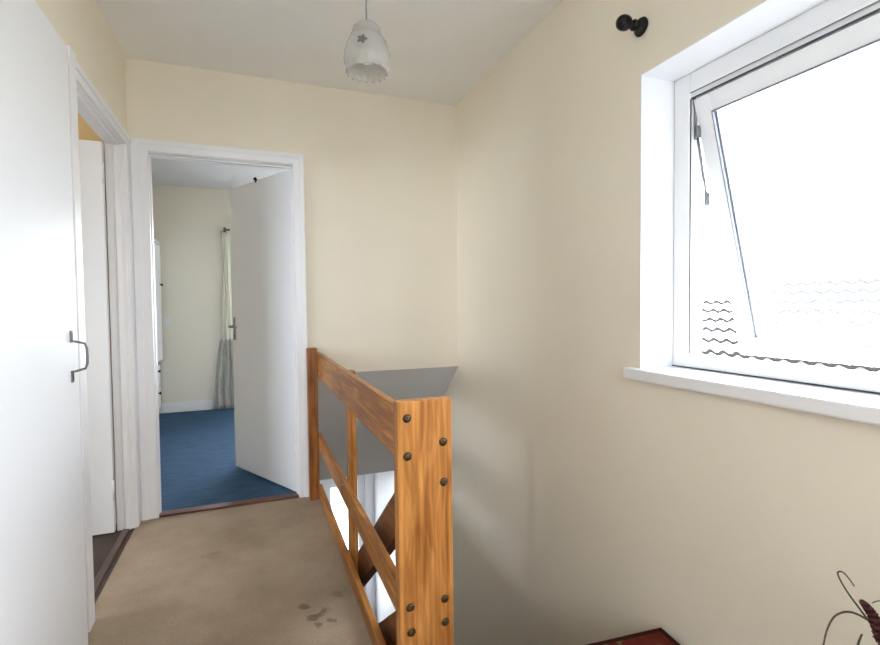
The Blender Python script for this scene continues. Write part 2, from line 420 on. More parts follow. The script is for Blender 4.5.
# friction stay, left jamb
m = MB()
yj = WY1 - FW - .006
m.tube([(FX0 + .018, yj, 1.872), (FX0 + .024, yj, 1.83), (FX0 + .026, yj, 1.73)], .0055, 6)
m.tube([(FX0 + .026, yj - .004, 1.76), (FX0 + .075, yj - .006, 1.52)], .0045, 6)
m.box(FX0 + .064, FX0 + .082, yj - .012, yj - .002, 1.50, 1.545)
m.box(FX0 + .018, FX0 + .038, yj - .012, yj - .001, 1.735, 1.775)
m.build('friction_stay', plain('grey metal stay', (.26, .26, .27), .4, .8), win)
m = MB(); m.box(R - .034, R - .0005, WY0 - .06, 1.452, WZ0 - .041, WZ0 - .001); m.box(R - .0005, 1.527, WY0 - .002, WY1 + .002, WZ0 - .041, WZ0 - .001)
sill = m.build('window_sill', M['gloss'], win, .006)

# window 2 in the bedroom, then unseen windows added to let in daylight
def casement(name, axis, a0, a1, z0, z1, p0, p1, label):
    def bx(m, u0, u1, w0, w1, q0=p0, q1=p1):
        if axis == 'x': m.box(u0, u1, q0, q1, w0, w1)
        else: m.box(q0, q1, u0, u1, w0, w1)
    loc = ((a0+a1)/2, (p0+p1)/2, z0) if axis == 'x' else ((p0+p1)/2, (a0+a1)/2, z0)
    w = thing(name, loc, label, 'window', None, 'structure')
    m = MB(); f = .06; mid = (a0+a1)/2
    bx(m, a0, a0+f, z0, z1); bx(m, a1-f, a1, z0, z1); bx(m, a0+f, a1-f, z0, z0+f); bx(m, a0+f, a1-f, z1-f, z1); bx(m, mid-.03, mid+.03, z0+f, z1-f)
    m.build('frame', M['upvc'], w, .003)
    q = (p0+p1)/2
    m = MB(); bx(m, a0+f, mid-.03, z0+f, z1-f, q-.002, q+.002); bx(m, mid+.03, a1-f, z0+f, z1-f, q-.002, q+.002)
    m.build('pane', M['clear'], w)
    return w
casement('window_2', 'x', BWX0, BWX1, BWZ0, BWZ1, BY + .10, BY + .16, 'white framed bedroom window behind the open door and the curtain')
casement('fill_window_4', 'x', QX0, QX1, QZ0, QZ1, YB - .08, YB - .02, 'added white framed window behind the camera for fill light')  # added opening, fills the landing with light from behind
casement('fill_window_5', 'y', 4.75, 5.25, -1.9, -1.0, HX0 - .08, HX0 - .03, 'added unseen hall window that lights the right hall wall')  # added out of view to brighten the hall wall opposite
casement('fill_window_6', 'y', 4.5, 5.9, .8, 2.1, BXR + .02, BXR + .08, 'added unseen side window that brightens the bedroom')  # extra unseen opening, added for more light in the bedroom
casement('fill_window_3', 'y', 1.0, 2.4, .9, 2.1, -3.28, -3.22, 'added unseen window that brings daylight into the side room')  # unseen, added as a daylight source for the side room

# ================================================================== DOOR FRAMES
def arch_profile(w, t): return [(0, 0), (w, 0), (w, t * .75), (w - .008, t), (.018, t), (.010, t * .7), (0, t * .55)]
# bedroom doorway: lining + architrave
m = MB()
m.box(-.532, -.504, D - .002, D + WT + .002, 0, DZ); m.box(.248, .276, D - .002, D + WT + .002, 0, DZ); m.box(-.504, .248, D - .002, D + WT + .002, DZ - .028, DZ)
m.box(-.504, -.494, D + .055 - .03, D + .055, 0, DZ - .028); m.box(.238, .248, D + .025, D + .055, 0, DZ - .028); m.box(-.494, .238, D + .025, D + .055, DZ - .038, DZ - .028)
# architraves
A = .018
m.box(-.580, -.498, D - A, D + .0, 0, 2.060); m.box(.252, .312, D - A, D, 0, 2.060); m.box(-.498, .252, D - A, D, 1.998, 2.060)
m.box(-.580, -.540, D - A - .006, D - A, 0, 2.060); m.box(.284, .312, D - A - .006, D - A, 0, 2.060); m.box(-.540, .284, D - A - .006, D - A, 2.032, 2.060)
S(m.build('trim_2', M['gloss'], None, .003), 'white moulded frame round the bedroom doorway', 'door frame')
# side doorway: lining + architrave
m = MB()
x0, x1 = -L - LT - .002, -L + .002
m.box(x0, x1, LY0, LY0 + .028, 0, DZ); m.box(x0, x1, LY1 - .028, LY1, 0, DZ); m.box(x0, x1, LY0 + .028, LY1 - .028, DZ - .028, DZ)
m.box(x0 + .038, x0 + .064, LY1 - .038, LY1 - .028, 0, DZ - .028); m.box(x0 + .038, x0 + .064, LY0 + .028, LY1 - .038, DZ - .038, DZ - .028)
m.box(-L, -L + .026, 2.062, 2.131, 0, 2.058); m.box(-L, -L + .016, 2.975, D - .027, 0, 2.058); m.box(-L, -L + .016, 2.128, 2.975, 1.998, 2.058)
m.box(-L + .026, -L + .033, 2.062, 2.131, 0, 2.058); m.box(-L + .016, -L + .022, 2.090, D - .027, 2.030, 2.058)
S(m.build('trim_3', M['gloss'], None, .003), 'white moulded frame round the left side doorway', 'door frame')
# thresholds
m = MB(); m.box(DX0 + .03, DX1 - .03, D - .012, D + .050, 0, .012)
S(m.build('trim_4', M['mahog'], None, .003), 'red brown wooden threshold strip between beige and blue carpet', 'threshold')
m = MB(); m.box(-L - .052, -L - .022, LY0 + .03, LY1 - .03, -.001, .007)
S(m.build('trim_5', M['mahog_y'], None, .003), 'dark red brown threshold strip of the left side doorway', 'threshold')
m = MB()
m.box(BXL, BWX0 + 1.4, BY - .015, BY, 0, .11); 
S(m.build('baseboard_back', M['gloss'], None, .003), 'white skirting board along the bedroom back wall', 'skirting board')

# ================================================================== DOORS
def leafmatrix(hinge, free):
    h = Vector(hinge); f = Vector(free); u = (f - h).normalized(); n = Vector((0, 0, 1)).cross(u)
    mm = Matrix.Identity(4)
    for i in range(3):
        mm[i][0] = u[i]; mm[i][1] = n[i]; mm[i][2] = (0, 0, 1)[i]; mm[i][3] = h[i]
    return mm
# bedroom door, hinged on the right jamb, swung into the bedroom
LM = leafmatrix((.240, D + .052, 0), (-.130, 3.838, 0))      # local +y points to the left (towards the landing side of the leaf)
d1 = thing('door_1', (.240, D + .052, 0), 'white flush bedroom door standing open with a lever handle', 'door', None, 'structure')
m = MB(); m.box(.004, .795, -.036, 0, .012, 1.988, LM)
m.build('leaf', M['leaf'], d1, .003)
m = MB(); m.box(.735, .765, .0, .006, .925, 1.085, LM); hp = m.build('handle_plate', M['steel'], d1, .002)
m = MB(); 
m.lathe([(0, 0), (.010, 0), (.010, .040), (0, .040)], rot_to(LM.to_3x3() @ Vector((0, 1, 0)), LM @ Vector((.750, .004, 1.02))), 12)
m.tube([LM @ Vector((.755, .042, 1.02)), LM @ Vector((.70, .045, 1.02)), LM @ Vector((.645, .043, 1.016))], .008, 8)
m.build('lever', M['steel'], hp)
m = MB(); m.lathe([(0, 0), (.006, 0), (.006, .003), (0, .003)], rot_to(LM.to_3x3() @ Vector((0, 1, 0)), LM @ Vector((.750, .005, .955))), 10)
m.build('keyhole', M['black'], hp)
for zz in (.24, 1.72):
    m = MB(); m.tube([LM @ Vector((.002, .004, zz)), LM @ Vector((.002, .004, zz + .09))], .006, 8); m.build('hinge', M['gloss'], d1)
hk = MB()
hx = .415
hk.box(hx - .008, hx + .008, -.039, .004, 1.9885, 1.9905, LM); hk.box(hx - .008, hx + .008, .0005, .003, 1.975, 1.9905, LM)
hk.tube([LM @ Vector((hx, -.004, 1.990)), LM @ Vector((hx, .006, 2.000)), LM @ Vector((hx, .010, 2.006))], .010, 8)
tag(hk.build('door_hook', M['black']), 'small black hook hung over the top edge of the bedroom door', 'hook')
# side door, hinged on the far jamb, opened square into the side room
d2 = thing('door_2', (-L - LT, LY1 - .03, 0), 'white flush side door opened into the room on the left', 'door', None, 'structure')
m = MB(); m.box(-L - LT - .770, -L - LT - .004, LY1 - .068, LY1 - .032, .010, 1.988)
m.build('leaf', M['leaf'], d2, .003)
for zz in (.18, 1.78):
    m = MB(); m.tube([(-L - LT - .002, LY1 - .070, zz), (-L - LT - .002, LY1 - .070, zz + .10)], .006, 8)
    m.build('hinge', M['gloss'], d2)
# hall door glazing
hd = thing('door_3', (.92, HY, HZ), 'white glazed door panel at the far end of the hall downstairs', 'door', None, 'structure')
m = MB()
m.box(.74, .80, HY + .02, HY + .07, -2.45, -.86); m.box(1.06, 1.10, HY + .02, HY + .07, -2.45, -.86); m.box(.80, 1.06, HY + .02, HY + .07, -2.45, -2.40); m.box(.80, 1.06, HY + .02, HY + .07, -.90, -.86)
m.build('frame', M['upvc'], hd, .003)
m = MB(); m.box(.80, 1.06, HY + .04, HY + .046, -2.40, -.90); m.build('pane', glass('obscured door glass', dust=.9), hd)
m = MB(); m.box(1.10, 1.14, HY - .02, HY, -2.55, -.36); m.box(1.18, 1.24, HY - .03, HY, -2.55, -.36); m.build('jamb', M['gloss'], hd, .003)

# ================================================================== CUPBOARD (left foreground)
cb = thing('cupboard', (-L, 1.4, 0), 'tall white flush cupboard front with a small metal pull on the left wall', 'cupboard')
CX = -.535
m = MB()
m.box(-L, CX - .024, .62, .70, .0, 2.03); m.box(-L, CX - .024, 1.90, 1.955, .0, 2.03); m.box(-L, CX - .024, .70, 1.90, 1.94, 2.005); m.box(-L, CX - .024, .70, 1.90, 0, .05)
m.build('frame', M['gloss'], cb, .002)
m = MB(); m.box(CX - .022, CX, 1.165, 1.945, .010, 2.000)
cd = m.build('cupboard_door', M['leaf'], cb, .003)
m = MB(); m.box(CX - .022, CX, .66, 1.160, .010, 2.000)
m.build('cupboard_door', M['leaf'], cb, .003)
m = MB()
yh = 1.875; zc = 1.003
m.tube([(CX + .003, yh, zc + .075), (CX + .003, yh, zc + .050), (CX + .012, yh + .004, zc + .047), (CX + .036, yh + .006, zc + .040), (CX + .041, yh + .006, zc + .025), (CX + .042, yh + .006, zc),
        (CX + .041, yh + .006, zc - .025), (CX + .036, yh + .006, zc - .040), (CX + .012, yh + .004, zc - .047), (CX + .003, yh, zc - .050), (CX + .003, yh, zc - .075)], .0038, 8)
m.box(CX, CX + .004, yh - .008, yh + .008, zc + .045, zc + .082); m.box(CX, CX + .004, yh - .008, yh + .008, zc - .082, zc - .045)
m.build('handle', M['darksteel'], cd, 0)

# ================================================================== RAILING
rl = thing('stair_railing', (RX + .02, 2.1, 0), 'orange varnished plank railing with bolted newel along the stairwell', 'railing')
PT = .022
m = MB(); m.box(.304, RX, 3.000, D - .0, 0, .905); m.build('post', M['pine_dark'], rl, .003)
m = MB(); m.box(.357, .514, 1.262, 1.304, -.24, .895)
nw = m.build('newel_post', M['pine_z'], rl, .004)
def rail(name, z0, z1, mat):
    m = MB(); m.box(RX, RX + PT, 1.305, D - .002, z0, z1); return m.build(name, mat, rl, .003)
rail('top_rail', .736, .880, M['pine_y'])
mr = rail('mid_rail', .293, .382, M['pine_y'])
rail('bottom_rail', .0, .064, M['pine_y'])
m = MB(); m.box(RX + PT, RX + PT + .034, 2.13, 2.19, -.24, .872); bal = m.build('baluster', M['pine_z'], rl, .003)
bolts = [(.384, .850), (.487, .776), (.384, .747), (.488, .664), (.387, .332), (.488, .334), (.389, .262), (.489, .268)]
def bolt_mb(mtx, r=.0088):
    mb = MB(); mb.lathe([(0, .0015), (r * .5, .0025), (r * .9, .002), (r, 0), (r * 1.35, 0), (r * 1.35, -.001), (0, -.001)], mtx, 16); return mb
b0 = bolt_mb(rot_to((0, -1, 0), (bolts[0][0], 1.262, bolts[0][1]))).build('bolt', M['bolt'], nw)
for (x, z) in bolts[1:]: copy_part(b0, (x - bolts[0][0], 0, z - bolts[0][1]))
bolt_mb(rot_to((-1, 0, 0), (RX, 2.17, .360)), .013).build('bolt', M['brightbolt'], mr)
# sloping stair rails, descending away behind the newel
def sloped(name, ztop, h, x0, x1, y0, y1, mat):
    s = .785
    m = MB(); m.prism([(y0, ztop - s * (y0 - 1.498)), (y1, ztop - s * (y1 - 1.498)), (y1, ztop - h - s * (y1 - 1.498)), (y0, ztop - h - s * (y0 - 1.498))], 'x', x0, x1)
    return m.build(name, mat, rl, .003)
sloped('handrail', .570, .150, .415, .455, 1.306, 4.2, M['darkpine'])
sloped('lower_rail', .185, .150, .415, .455, 1.306, 4.2, M['darkpine'])

# stairs (only glimpsed between the rails)
stp = thing('staircase', (.86, 1.3, HZ), 'carpeted flight of stairs descending behind the railing', 'staircase', None, 'structure')
nst = 13; rise = -HZ / nst; go = .232
m = MB()
pts = []
for k in range(nst):
    pts += [(EDGE + .002 + go * k, -rise * k - .0 if k else -.005), (EDGE + .002 + go * k, -rise * (k + 1))]
pts.append((EDGE + .002 + go * nst, HZ)); pts.append((EDGE + .002 + go * nst, HZ + .0))
pts = [(EDGE + .002, -rise)]
for k in range(1, nst):
    pts += [(EDGE + .002 + go * k, -rise * k), (EDGE + .002 + go * k, -rise * (k + 1))]
pts += [(EDGE + .002, HZ)]
m.prism(pts, 'x', .47, R - .032)
m.build('steps', M['brown'], stp)
for (x0, x1) in ((.412, .468), (R - .030, R - .002)):
    m = MB(); y1 = EDGE + go * nst
    m.prism([(EDGE + .016, -.22), (EDGE + .05, -.22), (y1 + .05, HZ + .2), (y1 + .05, HZ), (y1 - .15, HZ), (EDGE + .016, -.42)], 'x', x0, x1)
    m.build('stringer', M['gloss'], stp)

# ================================================================== PENDANT LIGHT
PX, PY = .391, 1.70
pd = thing('pendant_light', (PX, PY, 1.95), 'pendant light with a frilled white glass shade hanging from the ceiling', 'pendant lamp')
m = MB(); m.lathe([(0, H), (.048, H), (.046, H - .012), (.03, H - .026), (.012, H - .034), (0, H - .034)], Matrix.Translation((PX, PY, 0)), 24)
m.build('ceiling_rose', M['whiteplas'], pd)
m = MB(); m.tube([(PX, PY, H - .03), (PX + .001, PY, 2.3), (PX, PY, 2.115)], .0030, 8); m.build('cord', M['cordm'], pd)
gm, nt, b = new_mat('frosted cut glass')
b.inputs['Base Color'].default_value = (.62, .62, .60, 1); b.inputs['Roughness'].default_value = .22; b.inputs['Specular IOR Level'].default_value = .6
tr = nt.nodes.new('ShaderNodeBsdfTransparent'); tr.inputs['Color'].default_value = (.95, .94, .92, 1)
tl = nt.nodes.new('ShaderNodeBsdfTranslucent'); tl.inputs['Color'].default_value = (.85, .84, .81, 1)
vz = nt.nodes.new('ShaderNodeTexVoronoi'); vz.inputs['Scale'].default_value = 55; tcn = nt.nodes.new('ShaderNodeTexCoord')
nt.links.new(tcn.outputs['Object'], vz.inputs['Vector'])
bp = nt.nodes.new('ShaderNodeBump'); bp.inputs['Strength'].default_value = .5; bp.inputs['Distance'].default_value = .004
nt.links.new(vz.outputs['Distance'], bp.inputs['Height']); nt.links.new(bp.outputs['Normal'], b.inputs['Normal'])
m1 = nt.nodes.new('ShaderNodeMixShader'); m1.inputs['Fac'].default_value = .35
nt.links.new(b.outputs[0], m1.inputs[1]); nt.links.new(tl.outputs[0], m1.inputs[2])
m2 = nt.nodes.new('ShaderNodeMixShader'); m2.inputs['Fac'].default_value = .38
nt.links.new(m1.outputs[0], m2.inputs[1]); nt.links.new(tr.outputs[0], m2.inputs[2])
nt.links.new(m2.outputs[0], nt.nodes['Material Output'].inputs['Surface'])
M['shade'] = gm
prof_o = [(.018, 2.118), (.035, 2.114), (.046, 2.103), (.0485, 2.091), (.046, 2.085), (.056, 2.076), (.067, 2.056), (.075, 2.028), (.0795, 2.000), (.078, 1.986), (.072, 1.977), (.070, 1.966), (.072, 1.955)]
prof_i = [(r - .004, z) for r, z in prof_o[::-1]]
def frill(k, a, r, z):
    lo = len(prof_o)
    kk = k if k < lo else 2 * lo - 1 - k
    if kk >= lo - 3:
        f = (kk - (lo - 4)) / 3
        return r + .0035 * f * math.cos(18 * a), z + .0022 * f * math.cos(18 * a + PI)
    return r, z
m = MB(); m.lathe(prof_o + prof_i, Matrix.Translation((PX, PY, 0)), 112, frill)
shd = m.build('shade', M['shade'], pd)
m = MB(); m.lathe([(.0, 2.118), (.018, 2.116), (.020, 2.108), (.017, 2.098), (.017, 2.060), (.0, 2.060)], Matrix.Translation((PX, PY, 0)), 20); m.build('lamp_holder', M['whiteplas'], pd)
m = MB(); m.lathe([(.0, 2.060), (.012, 2.058), (.014, 2.045), (.026, 2.018), (.027, 2.005), (.020, 1.990), (0, 1.982)], Matrix.Translation((PX, PY, 0)), 20); m.build('bulb', M['whiteplas'], pd)
# cut flower motifs of the shade, one mesh each
etch = plain('etched grey glass', (.13, .135, .12), .5)
for ang_ in range(3):
    a0 = -2.0 + ang_ * 2 * PI / 3
    m = MB(); ring = []
    n_ = 40
    cen = []
    for lay in (.0035, .0):
        row = []
        for k in range(n_):
            t = 2 * PI * k / n_; q = .0165 * (.80 + .20 * math.cos(5 * t))
            zz = 2.030 + q * math.sin(t); aa = a0 + q * math.cos(t) / .070; rr = .0742 - (zz - 2.030) * .27 + lay
            row.append(m.bm.verts.new((PX + rr * math.cos(aa), PY + rr * math.sin(aa), zz)))
        ring.append(row)
    m.bm.faces.new(ring[0]); m.bm.faces.new(ring[1][::-1])
    for k in range(n_): m.bm.faces.new([ring[0][k], ring[1][k], ring[1][(k+1) % n_], ring[0][(k+1) % n_]])
    m.build('flower_motif', etch, shd)

# ================================================================== CURTAIN POLE BRACKET
bm_ = MB()
mt = rot_to((-1, 0, 0), (R, 1.400, 2.124))
bm_.lathe([(0, 0), (.030, 0), (.032, .004), (.029, .010), (.016, .015), (.011, .020), (.012, .025), (.018, .031), (.019, .037), (.015, .043), (.010, .047), (.012, .051), (.017, .056), (.022, .062), (.025, .070), (.026, .079), (.025, .088), (.021, .096), (.015, .102), (.008, .105), (0, .106)], mt, 28)
tag(bm_.build('curtain_bracket', M['black']), 'black turned curtain pole bracket on the wall above the window corner', 'curtain bracket')

# ================================================================== RUG AND DRIED PLANT (right foreground)
rm, nt, b = new_mat('dark red patterned rug')
tcn = nt.nodes.new('ShaderNodeTexCoord'); n1 = nt.nodes.new('ShaderNodeTexNoise'); n1.inputs['Scale'].default_value = 15; n1.inputs['Detail'].default_value = 2
nt.links.new(tcn.outputs['Object'], n1.inputs['Vector'])
r = nt.nodes.new('ShaderNodeValToRGB'); r.color_ramp.interpolation = 'EASE'
r.color_ramp.elements[0].position = .40; r.color_ramp.elements[0].color = (.11, .018, .010, 1)
r.color_ramp.elements[1].position = .56; r.color_ramp.elements[1].color = (.12, .026, .015, 1)
e = r.color_ramp.elements.new(.64); e.color = (.19, .17, .08, 1)
nt.links.new(n1.outputs['Fac'], r.inputs['Fac']); nt.links.new(r.outputs['Color'], b.inputs['Base Color'])
b.inputs['Roughness'].default_value = .9; b.inputs['Specular IOR Level'].default_value = .1
M['rug'] = rm
rug = thing('rug', (.95, .9, 0), 'dark red patterned rug with a darker edge at the stair head by the right wall', 'rug')
RM = Matrix.Translation((1.288, 1.283, 0)) @ Matrix.Rotation(math.radians(-4.6), 4, 'Z')
RX0, RX1, RY0, RY1 = -.64, 0, -.95, 0
m = MB(); m.box(RX0 + .016, RX1 - .016, RY0 + .016, RY1 - .016, 0, .042, RM); m.build('field', M['rug'], rug, .004)
m = MB()
m.box(RX0, RX0 + .016, RY0, RY1, 0, .043, RM); m.box(RX1 - .016, RX1, RY0, RY1, 0, .043, RM); m.box(RX0 + .016, RX1 - .016, RY0, RY0 + .016, 0, .043, RM); m.box(RX0 + .016, RX1 - .016, RY1 - .016, RY1, 0, .043, RM)
m.build('border', carpet('dark brown red binding', (.035, .012, .008), (.06, .018, .012), 150), rug, .003)

VX, VY = 1.15, .60
pl = thing('dried_arrangement', (VX, VY, .0435), 'vase of dried curling twigs with a dark red seed head by the right wall', 'dried plant')
m = MB(); m.lathe([(0, .0435), (.055, .0435), (.075, .075), (.082, .14), (.065, .21), (.040, .25), (.036, .28), (.046, .30), (.042, .30), (.032, .28), (.036, .25), (.06, .21), (.075, .14), (.06, .06), (0, .055)], Matrix.Translation((VX, VY, 0)), 28)
m.build('vase', plain('dark glazed pottery', (.05, .03, .02), .3), pl)
twig = plain('dried grey brown twig', (.085, .07, .05), .7)
def bez(P, n=26):
    out = []
    P = [Vector(p) for p in P]; Q = [P[0]] + P + [P[-1]]
    for i in range(len(P) - 1):
        p0, p1, p2, p3 = Q[i], Q[i+1], Q[i+2], Q[i+3]
        for k in range(n // (len(P) - 1) + 1):
            t = k / (n // (len(P) - 1) + 1)
            out.append(.5 * ((2*p1) + (-p0 + p2)*t + (2*p0 - 5*p1 + 4*p2 - p3)*t*t + (-p0 + 3*p1 - 3*p2 + p3)*t**3))
    out.append(P[-1]); return out
STEMS = []
def stem(P, r=.0022, r1=.0012):
    m = MB(); m.tube(bez(P, 40), r, 6, r1); return m.build('twig', twig, pl)
PLANT = True
# positions solved on the plane y = .66 from the landing side
def at(u, v, y):
    # photo-space sketch of the twigs -> points on a vertical plane through the vase
    f, yaw, pitch, roll = 494.4113, .36471, -.03349, -.01069
    fw = Vector((math.sin(yaw) * math.cos(pitch), math.cos(yaw) * math.cos(pitch), math.sin(pitch)))
    rt = Vector((math.cos(yaw), -math.sin(yaw), 0)); up = rt.cross(fw)
    c, s = math.cos(roll), math.sin(roll)
    r2, u2 = c * rt + s * up, -s * rt + c * up
    d = r2 * ((u - 440) / f) + u2 * ((322.5 - v) / f) + fw
    t = y / d.y
    return Vector((0, 0, CAMH)) + d * t
base = Vector((VX, VY, .27))
stem([base, at(886, 650, .615), at(872, 626, .62), at(859, 608, .635), at(846, 590, .65), at(838, 575, .65), at(839.5, 571.5, .65), at(844, 573, .65), at(850, 580, .65), at(854, 586, .65)], .0020, .0012)
stem([base, at(880, 630, .61), at(866, 619, .62), at(854, 613, .63), at(844, 612, .635), at(834, 617, .64), at(827, 630, .64), at(823, 648, .64), at(822, 662, .64)], .0026, .0016)
stem([base, at(860, 655, .61), at(858, 645, .62), at(862, 634, .62)], .0030, .0018)
stem([base, at(905, 640, .60), at(893, 606, .60), at(880, 601, .60), at(872, 603, .60)], .0016, .0009)
# the red seed head: a spine with overlapping curled scales
spine = bez([base, at(890, 660, .60), at(882, 640, .60), at(874, 618, .61), at(866, 606, .61), at(862, 602, .61)], 40)
m = MB(); m.tube(spine, .0042, 6, .0015)
tail = spine[18:]
for k in range(0, len(tail) - 1):
    p = tail[k]; t = (tail[min(k+1, len(tail)-1)] - tail[max(k-1, 0)]).normalized()
    rr = .0140 * (1 - .72 * k / len(tail))
    for q in range(6):
        a = 2 * PI * q / 6 + k * .5
        side = t.orthogonal().normalized(); side = Matrix.Rotation(a, 3, t) @ side
        tip = p + side * rr + t * .004
        w = t.cross(side) * rr * .55
        v = [m.bm.verts.new(x) for x in (p - t * .002, p + side * rr * .55 + w, tip, p + side * rr * .55 - w)]
        v2 = [m.bm.verts.new(x.co - t * .0025) for x in v]
        m.bm.faces.new(v); m.bm.faces.new(v2[::-1])
        for i in range(4): m.bm.faces.new([v[i], v2[i], v2[(i+1) % 4], v[(i+1) % 4]])
hm, nt, b = new_mat('dark red banded seed head')
tcn = nt.nodes.new('ShaderNodeTexCoord'); wv = nt.nodes.new('ShaderNodeTexWave'); wv.bands_direction = 'Z'; wv.inputs['Scale'].default_value = 22
nt.links.new(tcn.outputs['Object'], wv.inputs['Vector'])
r = nt.nodes.new('ShaderNodeValToRGB'); r.color_ramp.elements[0].position = .25; r.color_ramp.elements[0].color = (.035, .006, .006, 1); r.color_ramp.elements[1].position = .8; r.color_ramp.elements[1].color = (.15, .035, .03, 1)
nt.links.new(wv.outputs['Fac'], r.inputs['Fac']); nt.links.new(r.outputs['Color'], b.inputs['Base Color']); b.inputs['Roughness'].default_value = .8
m.build('seed_head', hm, pl)

# ================================================================== BEDROOM FURNISHINGS
wd = thing('wardrobe', (-1.25, 5.55, 0), 'white wardrobe with small knobs at the left of the bedroom doorway', 'wardrobe')
WX = -.945; WDX = -.912
m = MB(); m.box(-1.50, WX - .02, 4.95, 6.150, .06, 1.845); m.box(-1.48, WX - .03, 4.97, 6.13, 0, .06)
m.build('body', M['leaf'], wd, .003)
m = MB(); m.box(-1.52, WDX + .004, 4.93, 6.152, 1.845, 1.87); m.build('cornice', M['leaf'], wd, .006)
kp = [(0, 0), (.006, 0), (.006, .012), (.013, .018), (.014, .024), (.009, .030), (0, .031)]
for i, y0 in enumerate((4.96, 5.555)):
    m = MB(); m.box(WX - .02, WDX, y0, y0 + .585, .60, 1.835); dr = m.build('wardrobe_door', M['leaf'], wd, .003)
    ky = y0 + (.54 if i == 0 else .50)
    m = MB(); m.lathe(kp, rot_to((1, 0, 0), (WDX, ky, 1.41)), 14); m.build('knob', M['black'], dr)
dz = []
for k in range(2):
    z0 = .08 + .235 * k
    m = MB(); m.box(WX - .02, WX, 4.96, 6.14, z0, z0 + .225); dr = m.build('drawer', M['leaf'], wd, .003)
    for ky in (5.1, 5.98):
        m = MB(); m.lathe(kp, rot_to((1, 0, 0), (WX, ky, z0 + .17)), 14); m.build('knob', M['black'], dr)
m = MB(); m.box(-.905, -.825, BY - .009, BY, .97, 1.05)
sw = thing('light_switch', (-.865, BY, .97), 'white light switch on the bedroom wall beside the wardrobe', 'light switch')
m.build('plate', M['whiteplas'], sw, .003)
m = MB(); m.box(-.872, -.858, BY - .014, BY - .009, 1.0, 1.022); m.build('rocker', M['whiteplas'], sw, .002)

# curtain bunched at the left of the bedroom window: cream upper, grey patterned lower part
cm, nt, b = new_mat('cream curtain cloth')
b.inputs['Base Color'].default_value = (.84, .83, .77, 1); b.inputs['Roughness'].default_value = .9
tl = nt.nodes.new('ShaderNodeBsdfTranslucent'); tl.inputs['Color'].default_value = (.80, .79, .72, 1)
m1 = nt.nodes.new('ShaderNodeMixShader'); m1.inputs['Fac'].default_value = .35
nt.links.new(b.outputs[0], m1.inputs[1]); nt.links.new(tl.outputs[0], m1.inputs[2]); nt.links.new(m1.outputs[0], nt.nodes['Material Output'].inputs['Surface'])
M['curt'] = cm
gm2, nt, b = new_mat('grey leaf print curtain cloth')
tcn = nt.nodes.new('ShaderNodeTexCoord'); wv = nt.nodes.new('ShaderNodeTexWave'); wv.inputs['Scale'].default_value = 9; wv.inputs['Distortion'].default_value = 7; wv.inputs['Detail'].default_value = 2
nt.links.new(tcn.outputs['Object'], wv.inputs['Vector'])
r = nt.nodes.new('ShaderNodeValToRGB'); r.color_ramp.elements[0].position = .35; r.color_ramp.elements[0].color = (.36, .36, .34, 1); r.color_ramp.elements[1].position = .75; r.color_ramp.elements[1].color = (.45, .45, .43, 1)
nt.links.new(wv.outputs['Fac'], r.inputs['Fac']); nt.links.new(r.outputs['Color'], b.inputs['Base Color']); b.inputs['Roughness'].default_value = .9
M['print'] = gm2
cu = thing('curtain', (-.25, 6.03, .01), 'cream curtain with a grey printed lower part bunched beside the bedroom window', 'curtain')
def cloth(name, mat, za, zb, wa, wb, ca, cb_, yc, nf, amp, n=60, rows=16):
    m = MB(); prev = None
    for j in range(rows + 1):
        t = j / rows; z = za + (zb - za) * t; w = wa + (wb - wa) * (t ** 1.3); cx = ca + (cb_ - ca) * t
        row = []
        for i in range(n + 1):
            s = i / n
            row.append(m.bm.verts.new((cx - w / 2 + w * s + .006 * math.sin(9 * z + 5 * s), yc + amp * (.6 + .4 * t) * math.sin(2 * PI * nf * s + .7 * math.sin(3 * z)), z)))
        if prev:
            for i in range(n):
                f = m.bm.faces.new([prev[i], prev[i+1], row[i+1], row[i]]); f.smooth = True
        prev = row
    o = m.build(name, mat, cu)
    sm = o.modifiers.new('cloth thickness', 'SOLIDIFY'); sm.thickness = .004
    return o
cloth('curtain_top', M['curt'], 2.00, .78, .06, .145, -.268, -.262, 6.06, 3, .016)
cloth('curtain_bottom', M['print'], .80, .02, .155, .27, -.264, -.300, 6.055, 3, .018)
m = MB(); m.tube([(-.262, 6.10, 2.035), (1.9, 6.10, 2.035)], .010, 10)
m.box(-.270, -.246, 6.085, 6.172, 1.95, 2.06)
tag(m.build('curtain_rail', M['darksteel']), 'grey metal curtain rail end above the bedroom curtain', 'curtain rail')

# ================================================================== OUTSIDE: the neighbouring roof
hs = thing('neighbour_house', (9, 4.5, HZ), 'neighbouring house roof of wavy grey tiles outside the window', 'house')
ex, ez, rx_, rz_ = 7.0, .315, 9.9, 1.60
m = MB(); NC = 8; Y0, Y1 = -2.0, 5.98
ln = math.hypot(rx_ - ex, rz_ - ez); ux, uz = (rx_ - ex) / ln, (rz_ - ez) / ln; nx, nz = -uz, ux
pitch = .235; Y1 = 9.2; ny = int((Y1 - Y0) / pitch * 10)
for c in range(NC):
    s0 = ln * c / NC; s1 = ln * (c + 1) / NC + .03
    rows = []
    for (s, lift, top) in ((s0, -.0, 0), (s0, .075, 1), (s1, .0, 1)):
        row = []
        for i in range(ny + 1):
            y = Y0 + (Y1 - Y0) * i / ny
            w = .030 * math.sin(2 * PI * y / pitch)
            h = lift + w
            row.append(m.bm.verts.new((ex + ux * s + nx * h, y, ez + uz * s + nz * h)))
        rows.append(row)
    for k, (a, bb) in enumerate(zip(rows, rows[1:])):
        for i in range(ny):
            if a[i].co.y > 7.62 - 1.447 * (a[i].co.x - 8.878): continue
            f = m.bm.faces.new([a[i], a[i+1], bb[i+1], bb[i]]); f.material_index = 1 if k == 0 else 0; f.smooth = True
